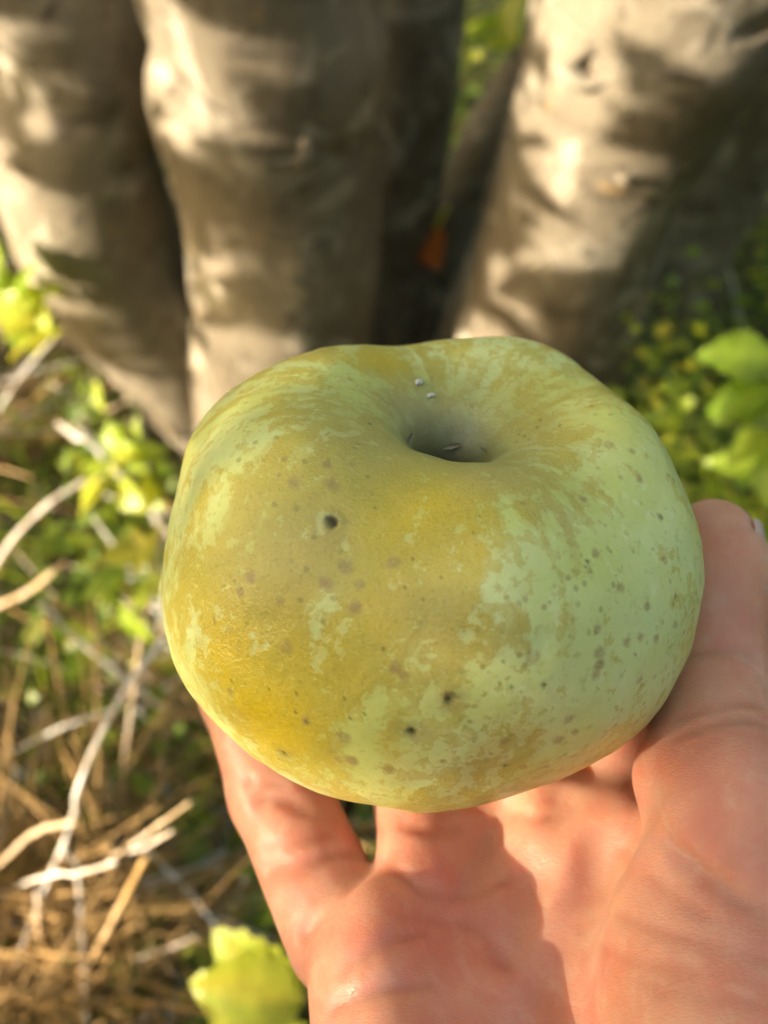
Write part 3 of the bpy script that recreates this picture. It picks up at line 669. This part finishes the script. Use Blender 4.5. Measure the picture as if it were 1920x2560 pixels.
russ = t.mix(t.rng(grain, .60, .72, 0, .50), russ, (.72, .58, .22))
russ = t.mix(t.rng(grain, .42, .30, 0, .30), russ, (.26, .19, .04))
col = t.mix(gm, green, russ)
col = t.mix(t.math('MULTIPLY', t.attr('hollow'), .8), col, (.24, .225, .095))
col = t.mix(t.attr('pit'), col, (.06, .054, .022))  # dark russet of the hollow, with the shade of its depth painted in
col = t.mix(t.math('MULTIPLY', t.attr('tan'), t.rng(fine, .3, .6, .25, .7)), col, (.36, .24, .10))
vo = t.n('ShaderNodeTexVoronoi'); t.l(v, vo.inputs['Vector']); vo.inputs['Scale'].default_value = 420
lent = t.math('MULTIPLY', t.rng(vo.outputs['Distance'], .12, .26, 1, 0), t.rng(t.noise(v, 75, 3), .48, .60))
col = t.mix(t.math('MULTIPLY', lent, .5), col, (.30, .23, .07))
col = t.mix(t.math('MULTIPLY', t.rng(t.noise(v, 1000, 4, .7), .60, .68), t.rng(t.noise(v, 110, 3), .45, .65, .05, .55)), col, (.40, .31, .11))
col = t.mix(t.math('MULTIPLY', t.attr('halo'), .6), col, (.30, .22, .10))
col = t.mix(t.attr('spot'), col, (.030, .020, .012))
t.set(Base_Color=col, Roughness=t.rng(mid, .2, .8, .30, .44))
t.p.inputs['Specular IOR Level'].default_value = .45
t.p.inputs['Subsurface Weight'].default_value = .3; t.p.inputs['Subsurface Scale'].default_value = .005; t.p.inputs['Subsurface Radius'].default_value = (1, .7, .25)
t.bump(t.math('ADD', t.math('MULTIPLY', grain, gm), t.math('MULTIPLY', t.noise(v, 700, 3), .5)), .40, .0004)
APPLE = t.m
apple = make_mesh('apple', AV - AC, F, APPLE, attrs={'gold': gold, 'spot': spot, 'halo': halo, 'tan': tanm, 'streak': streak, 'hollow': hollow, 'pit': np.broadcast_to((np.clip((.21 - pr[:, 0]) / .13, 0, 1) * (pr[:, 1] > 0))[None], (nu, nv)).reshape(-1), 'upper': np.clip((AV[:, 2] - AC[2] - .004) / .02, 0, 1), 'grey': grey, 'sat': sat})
apple.location = AC
tag(apple, 'large yellow-green mottled apple with deep hollow held in the hand', 'apple')
# dried sepals and fluff inside the hollow
t = NT('dry_sepal'); t.set(Base_Color=t.mix(t.noise(t.coord(), 300), (.16, .14, .07), (.42, .38, .25)), Roughness=.9); SEPAL = t.m
t = NT('fluff'); t.set(Base_Color=(.62, .62, .56), Roughness=.9); FLUFF = t.m
bot = ROT @ np.array([0, 0, .125 * .86 * AR]) + AC
for k in range(5):
    a = k / 5 * 2 * math.pi + .4
    d = ROT @ np.array([math.cos(a), math.sin(a), 0]); upv = ROT[:, 2]; sd = np.cross(upv, d)
    V = []
    for u in np.linspace(0, 1, 6):
        w = .0011 * (1 - u) + .0002
        c0 = bot + d * (.0006 + .0030 * u - .0022 * u * u) + upv * (.0005 + .0050 * u)
        V += [c0 - sd * w, c0 + upv * .0002 - d * .0003, c0 + sd * w]
    Fq = np.array([(q * 3 + s_, q * 3 + s_ + 1, q * 3 + s_ + 4, q * 3 + s_ + 3) for q in range(5) for s_ in (0, 1)])
    make_mesh('sepal', np.array(V) - AC, Fq, SEPAL, apple)
for px, py, L_, turn in [(1128, 1118, .0014, .2), (1024, 1105, .0016, 1.2), (1212, 1128, .0009, 2.4)]:   # withered flakes caught on the far wall
    q = AV[surf(px, py)]; nn = (CAM - q) / np.linalg.norm(CAM - q); u_ = RT * math.cos(turn) + UP * math.sin(turn); w_ = np.cross(nn, u_)
    V = [q + nn * (.0002 + .0006 * (a_ * a_ + b_ * b_)) + u_ * L_ * a_ + w_ * L_ * .32 * b_ * (1 - .6 * abs(a_)) for a_ in np.linspace(-1, 1, 7) for b_ in (-1, -.3, .4, 1)]
    make_mesh('sepal', np.array(V) - AC, np.array([(i_ * 4 + j_, i_ * 4 + j_ + 1, i_ * 4 + j_ + 5, i_ * 4 + j_ + 4) for i_ in range(6) for j_ in range(3)]), SEPAL, apple)
for px, py, rad, st in [(1047, 957, .00068, 1.0), (1078, 990, .00045, 1.7)]:
    q = AV[surf(px, py)]; nn = CAM - q; nn = nn / np.linalg.norm(nn)
    th = np.linspace(0, 2 * np.pi, 12, endpoint=False)
    V = []
    for lat_ in np.linspace(-1.4, 1.4, 8):
        for a in th:
            k = rad * (1 + .25 * math.sin(3 * a + lat_ * 4))
            V.append(q + nn * rad * .6 + RT * k * st * math.cos(a) * math.cos(lat_) + UP * k * (math.sin(a) * math.cos(lat_) + .2 * st * math.cos(a)) + nn * k * math.sin(lat_))
    Fq = np.array([(i_ * 12 + j_, i_ * 12 + (j_ + 1) % 12, i_ * 12 + 12 + (j_ + 1) % 12, i_ * 12 + 12 + j_) for i_ in range(7) for j_ in range(12)])
    make_mesh('fluff', np.array(V) - AC, Fq, FLUFF, apple)

# ------------------------------------------------------------------ the hand: one continuous surface from a distance field
h = .00098
lo = np.array([-.052, -.21, .445]); hi = np.array([.100, .165, .575])
dim = np.ceil((hi - lo) / h).astype(int)
ax = [(lo[k] + h * np.arange(dim[k])).astype(np.float32) for k in range(3)]
X, Y, Z = np.meshgrid(*ax, indexing='ij', copy=False)
def cone(a, b, ra, rb, flat=1.0):
    a = np.array(a, np.float32); b = np.array(b, np.float32); ba = b - a
    tt = np.clip(((X - a[0]) * ba[0] + (Y - a[1]) * ba[1] + (Z - a[2]) * ba[2]) / float(ba @ ba), 0, 1)
    dz = (Z - a[2] - tt * ba[2]) / flat
    return np.sqrt((X - a[0] - tt * ba[0]) ** 2 + (Y - a[1] - tt * ba[1]) ** 2 + dz ** 2) - (ra + (rb - ra) * tt)
def ell(c, r):
    k0 = np.sqrt(((X - c[0]) / r[0]) ** 2 + ((Y - c[1]) / r[1]) ** 2 + ((Z - c[2]) / r[2]) ** 2)
    k1 = np.sqrt(((X - c[0]) / r[0] ** 2) ** 2 + ((Y - c[1]) / r[1] ** 2) ** 2 + ((Z - c[2]) / r[2] ** 2) ** 2) + 1e-9
    return k0 * (k0 - 1) / k1
def smin(a, b, k):
    q = np.maximum(k - np.abs(a - b), 0) / k
    return np.minimum(a, b) - q * q * k * .25
WR = (.030, -.050, .497)
palm = cone(WR, (.042, -.24, .478), .024, .030, .85)
for mx, my, mz, wx, rr_ in [(-.0030, .054, .5035, .018, .0105), (.011, .072, .503, .026, .0115), (.029, .076, .503, .034, .0120), (.046, .072, .505, .042, .0120)]:
    palm = smin(palm, cone((wx, -.045, .499), (mx, my, mz), .014, rr_), .014)
palm = smin(palm, ell((.0065, .022, .507), (.0150, .038, .0150)), .010)                   # little-finger side heel
palm = smin(palm, ell((.0030, .050, .5085), (.0125, .0150, .0115)), .006)
palm = smin(palm, ell((.0300, .071, .508), (.0085, .010, .0105)), .005)                  # pads under the fingers
palm = smin(palm, ell((.0440, .068, .510), (.0080, .012, .0110)), .005)
palm = smin(palm, ell((.0110, .066, .507), (.0090, .011, .0100)), .005)
thumb = cone((.053, -.035, .502), (.0545, .040, .518), .017, .0175)
thumb = smin(thumb, ell((.0535, .028, .519), (.0215, .040, .0190)), .012)
thumb = smin(thumb, cone((.0545, .045, .522), (.0540, .068, .534), .0165, .0135), .010)
thumb = smin(thumb, cone((.0540, .068, .534), (.0590, .095, .5315), .0130, .0098), .006)
thumb = smin(thumb, cone((.0590, .095, .5315), (.0622, .113, .538), .0098, .0102), .004)
thumb = smin(thumb, cone((.0622, .113, .538), (.0630, .119, .5400), .0102, .0078), .004)
fing = None
for ch in [[(-.0075, .060, .4965, .0105), (-.0215, .0890, .4955, .0100), (-.031, .108, .503, .0080), (-.0335, .121, .514, .0066)],
           [(.010, .072, .502, .0108), (.0050, .108, .4940, .0098), (.0035, .130, .4985, .0090), (.0030, .144, .511, .0074)],
           [(.0285, .076, .502, .0112), (.0275, .116, .4930, .0102), (.0265, .140, .4985, .0092), (.0260, .154, .512, .0076)],
           [(.0460, .072, .505, .0112), (.0490, .108, .4985, .0102), (.0485, .131, .5030, .0090), (.0470, .143, .515, .0075)]]:
    d = None
    for (x0, y0, z0, r0), (x1, y1, z1, r1) in zip(ch, ch[1:]):
        q = cone((x0, y0, z0), (x1, y1, z1), r0, r1)
        d = q if d is None else smin(d, q, .003)
    fing = d if fing is None else smin(fing, d, .0012)
D = smin(palm, fing, .0026)
D = smin(D, thumb, .0050)
# skin folds: shallow grooves along lines over the surface
def on_hand(px, py):
    r_ = ray(px, py)
    ds = np.arange(.09, .235, .0004); q = CAM + ds[:, None] * r_
    k = np.clip(((q - lo) / h).round().astype(int), 0, np.array(D.shape) - 1)
    ok = (D[k[:, 0], k[:, 1], k[:, 2]] < 0) & np.all((q > lo) & (q < hi), axis=1)
    return CAM + (ds[ok.argmax()] if ok.any() else .165) * r_
GROOVES = []
def groove(pts, w, depth):
    P = spline([on_hand(*p) for p in pts], 26).astype(np.float32)
    GROOVES.append((P, w))
    lo_, hi_ = P.min(0) - max(.012, 3.2 * w), P.max(0) + max(.012, 3.2 * w)
    sl_ = tuple(slice(max(0, int((lo_[k] - lo[k]) / h)), max(1, int((hi_[k] - lo[k]) / h))) for k in range(3))
    x, y, z_ = X[sl_], Y[sl_], Z[sl_]; best = None
    for a, b in zip(P, P[1:]):
        ba = b - a; tt = np.clip(((x - a[0]) * ba[0] + (y - a[1]) * ba[1] + (z_ - a[2]) * ba[2]) / (float(ba @ ba) + 1e-12), 0, 1)
        q = (x - a[0] - tt * ba[0]) ** 2 + (y - a[1] - tt * ba[1]) ** 2 + (z_ - a[2] - tt * ba[2]) ** 2
        best = q if best is None else np.minimum(best, q)
    D[sl_] += depth * np.exp(-best / w ** 2)
groove([(1200, 2080), (1170, 2250), (1180, 2400), (1250, 2560)], .0100, .0095)      # hollow of the palm
groove([(1590, 2000), (1510, 2140), (1430, 2290), (1350, 2440), (1290, 2580)], .0048, .0042)   # foot of the thumb mound
groove([(1400, 2000), (1365, 2110), (1320, 2220), (1260, 2380)], .0034, .0034)
groove([(1250, 2020), (1210, 2110), (1160, 2200)], .0030, .0030)
groove([(765, 2335), (840, 2245), (940, 2140)], .0016, .0022)                        # palm fold under the little finger
groove([(670, 2170), (760, 2160), (900, 2125)], .0018, .0014)
groove([(560, 2005), (650, 1998), (760, 2012)], .0018, .0014)
groove([(1660, 2095), (1735, 2165), (1830, 2235), (1930, 2285)], .0013, .0019)
groove([(1540, 2290), (1700, 2345), (1930, 2410)], .0010, .0005)
groove([(1500, 2420), (1680, 2480), (1930, 2520)], .0010, .0004)
groove([(860, 2420), (960, 2360), (1070, 2330)], .0013, .0013)
groove([(840, 2520), (950, 2480), (1080, 2470)], .0013, .0010)
groove([(1690, 1830), (1790, 1800), (1910, 1795)], .0014, .0013)
groove([(1700, 1790), (1790, 1765), (1900, 1760)], .0012, .0008)
groove([(1720, 1640), (1800, 1622), (1885, 1640)], .0013, .0011)

groove([(1560, 2130), (1640, 2210), (1760, 2290)], .0010, .0005)
groove([(1450, 2330), (1560, 2400), (1740, 2440)], .0010, .0004)
groove([(990, 2180), (1060, 2230), (1170, 2240), (1280, 2200)], .0010, .0010)
groove([(1000, 2290), (1090, 2300), (1200, 2330), (1270, 2420)], .0010, .0009)
groove([(1010, 2060), (1080, 2075), (1150, 2070)], .0013, .0011)
groove([(1290, 2040), (1340, 2050), (1390, 2045)], .0012, .0010)
groove([(660, 2120), (730, 2110), (830, 2085)], .0012, .0008)
groove([(545, 1965), (620, 1955), (700, 1965)], .0012, .0008)

def surface_nets(F, lo, h):
    s = F < 0
    cnt = np.zeros(tuple(d - 1 for d in F.shape), np.int8)
    sl0 = [slice(0, -1), slice(1, None)]
    for a in (0, 1):
        for b in (0, 1):
            for c in (0, 1): cnt += s[sl0[a], sl0[b], sl0[c]]
    act = (cnt > 0) & (cnt < 8); idx = np.argwhere(act)
    vid = np.full(act.shape, -1, np.int32); vid[act] = np.arange(len(idx))
    cor = [(a, b, c) for a in (0, 1) for b in (0, 1) for c in (0, 1)]
    val = np.stack([F[idx[:, 0] + a, idx[:, 1] + b, idx[:, 2] + c] for a, b, c in cor], 1)
    acc = np.zeros((len(idx), 3)); num = np.zeros(len(idx))
    for i in range(8):
        for j in range(i + 1, 8):
            if sum(abs(cor[i][k] - cor[j][k]) for k in range(3)) != 1: continue
            va, vb = val[:, i], val[:, j]; m = (va < 0) != (vb < 0)
            tt = np.where(m, va / np.where(m, va - vb, 1), 0)
            pt = np.array(cor[i])[None] + tt[:, None] * (np.array(cor[j]) - np.array(cor[i]))[None]
            acc += np.where(m[:, None], pt, 0); num += m
    V = lo + h * (idx + acc / num[:, None])
    Q = []
    for k in range(3):
        A_ = [slice(1, -1)] * 3; A_[k] = slice(0, -1); B_ = [slice(1, -1)] * 3; B_[k] = slice(1, None)
        s0, s1 = s[tuple(A_)], s[tuple(B_)]
        e = np.argwhere(s0 != s1); inside = s0[tuple(e.T)]
        off = np.ones(3, int); off[k] = 0; e = e + off
        u, w = (k + 1) % 3, (k + 2) % 3
        def cell(du, dw):
            q = e.copy(); q[:, u] -= du; q[:, w] -= dw; return vid[tuple(q.T)]
        quad = np.stack([cell(1, 1), cell(0, 1), cell(0, 0), cell(1, 0)], 1)
        quad[~inside] = quad[~inside][:, ::-1]
        Q.append(quad)
    return V, np.concatenate(Q)
HV, HF = surface_nets(D, lo, h)
# relax the faceting a little
for it in range(1):
    acc = np.zeros_like(HV); num = np.zeros(len(HV))
    for k in range(4):
        np.add.at(acc, HF[:, k], HV[HF[:, (k + 1) % 4]]); np.add.at(num, HF[:, k], 1)
    HV = HV * .45 + .55 * acc / num[:, None]

t = NT('skin'); v = t.coord()
mot = t.noise(v, 70, 4, .6); pores = t.noise(v, 900, 4, .65)
col = t.mix(t.rng(mot, .35, .68), (.65, .325, .225), (.58, .22, .145))
col = t.mix(t.rng(t.noise(v, 28, 3), .45, .7, 0, .6), col, (.68, .375, .23))
col = t.mix(t.rng(t.noise(v, 110, 4, .6, .6), .50, .70, 0, .35), col, (.62, .22, .14))
col = t.mix(t.rng(t.noise(v, 150, 4, .6, .6), .52, .72, 0, .30), col, (.74, .46, .33))
col = t.mix(t.math('MULTIPLY', t.attr('crease'), .38), col, (.46, .14, .075))
t.set(Base_Color=col, Roughness=t.rng(mot, .3, .7, .36, .50))
t.p.inputs['Specular IOR Level'].default_value = .42
t.p.inputs['Subsurface Weight'].default_value = 1.0; t.p.inputs['Subsurface Scale'].default_value = .0065; t.p.inputs['Subsurface Radius'].default_value = (1.0, .32, .16)
c = t.n('ShaderNodeTexCoord'); mp = t.n('ShaderNodeMapping'); mp.inputs['Rotation'].default_value = (0, 0, math.radians(35)); mp.inputs['Scale'].default_value = (1, 2.6, 1)
t.l(c.outputs['Object'], mp.inputs['Vector'])
lines = t.noise(mp.outputs[0], 420, 3, .6, .8)
vk = t.n('ShaderNodeTexVoronoi'); vk.feature = 'DISTANCE_TO_EDGE'; t.l(mp.outputs[0], vk.inputs['Vector']); vk.inputs['Scale'].default_value = 700
lines = t.math('ADD', t.math('MULTIPLY', lines, .5), t.rng(vk.outputs['Distance'], 0, .2, 0, .28))
t.bump(t.math('ADD', t.math('MULTIPLY', lines, 1.0), t.math('MULTIPLY', pores, .8)), .22, .0006)
SKIN = t.m
crease = np.zeros(len(HV)); near_ = np.flatnonzero((HV[:, 1] > .02) & (HV[:, 2] > .48))
for gp_, gw_ in GROOVES:
    if gw_ > .0025: continue
    q = np.concatenate([gp_[:-1] * (1 - f_) + gp_[1:] * f_ for f_ in (0, .5)]).astype(float); b_ = np.full(len(near_), 1e9)
    for c_ in q: b_ = np.minimum(b_, ((HV[near_] - c_) ** 2).sum(1))
    crease[near_] = np.maximum(crease[near_], np.exp(-b_ / .0009 ** 2))
hand_base = np.array([.03, -.05, .47])
hand = make_mesh('hand', HV - hand_base, HF, SKIN, attrs={'crease': crease})
hand.location = hand_base
tag(hand, 'bare hand cupped palm up under the apple, thumb on its right', 'hand')
# thumb nail
t = NT('nail'); t.set(Base_Color=(.72, .50, .44), Roughness=.25); t.p.inputs['Subsurface Weight'].default_value = .4; t.p.inputs['Subsurface Scale'].default_value = .002; NAIL = t.m
a0, b0 = np.array([.0613, .108, .5365]), np.array([.0628, .1205, .5405]); dv = (b0 - a0) / np.linalg.norm(b0 - a0)
n0 = np.array([.96, -.1, .25]); n0 -= dv * (n0 @ dv); n0 /= np.linalg.norm(n0); m0 = np.cross(dv, n0)
V = []
for i in range(9):
    u = i / 8
    for j in range(9):
        a = (j / 8 * 2 - 1) * .72 * (1 - .12 * abs(u - .5))
        rr_ = .0105 - .0012 * u * u
        V.append(a0 + dv * (.013 * u + .0012 * math.cos(a * 2) * (1 if u > .5 else -1) * abs(u - .5) * 2) + rr_ * (n0 * math.cos(a) + m0 * math.sin(a)))
Fq = np.array([(i * 9 + j, i * 9 + j + 1, i * 9 + 10 + j, i * 9 + 9 + j) for i in range(8) for j in range(8)])
make_mesh('thumbnail', np.array(V) - hand_base, Fq, NAIL, hand)
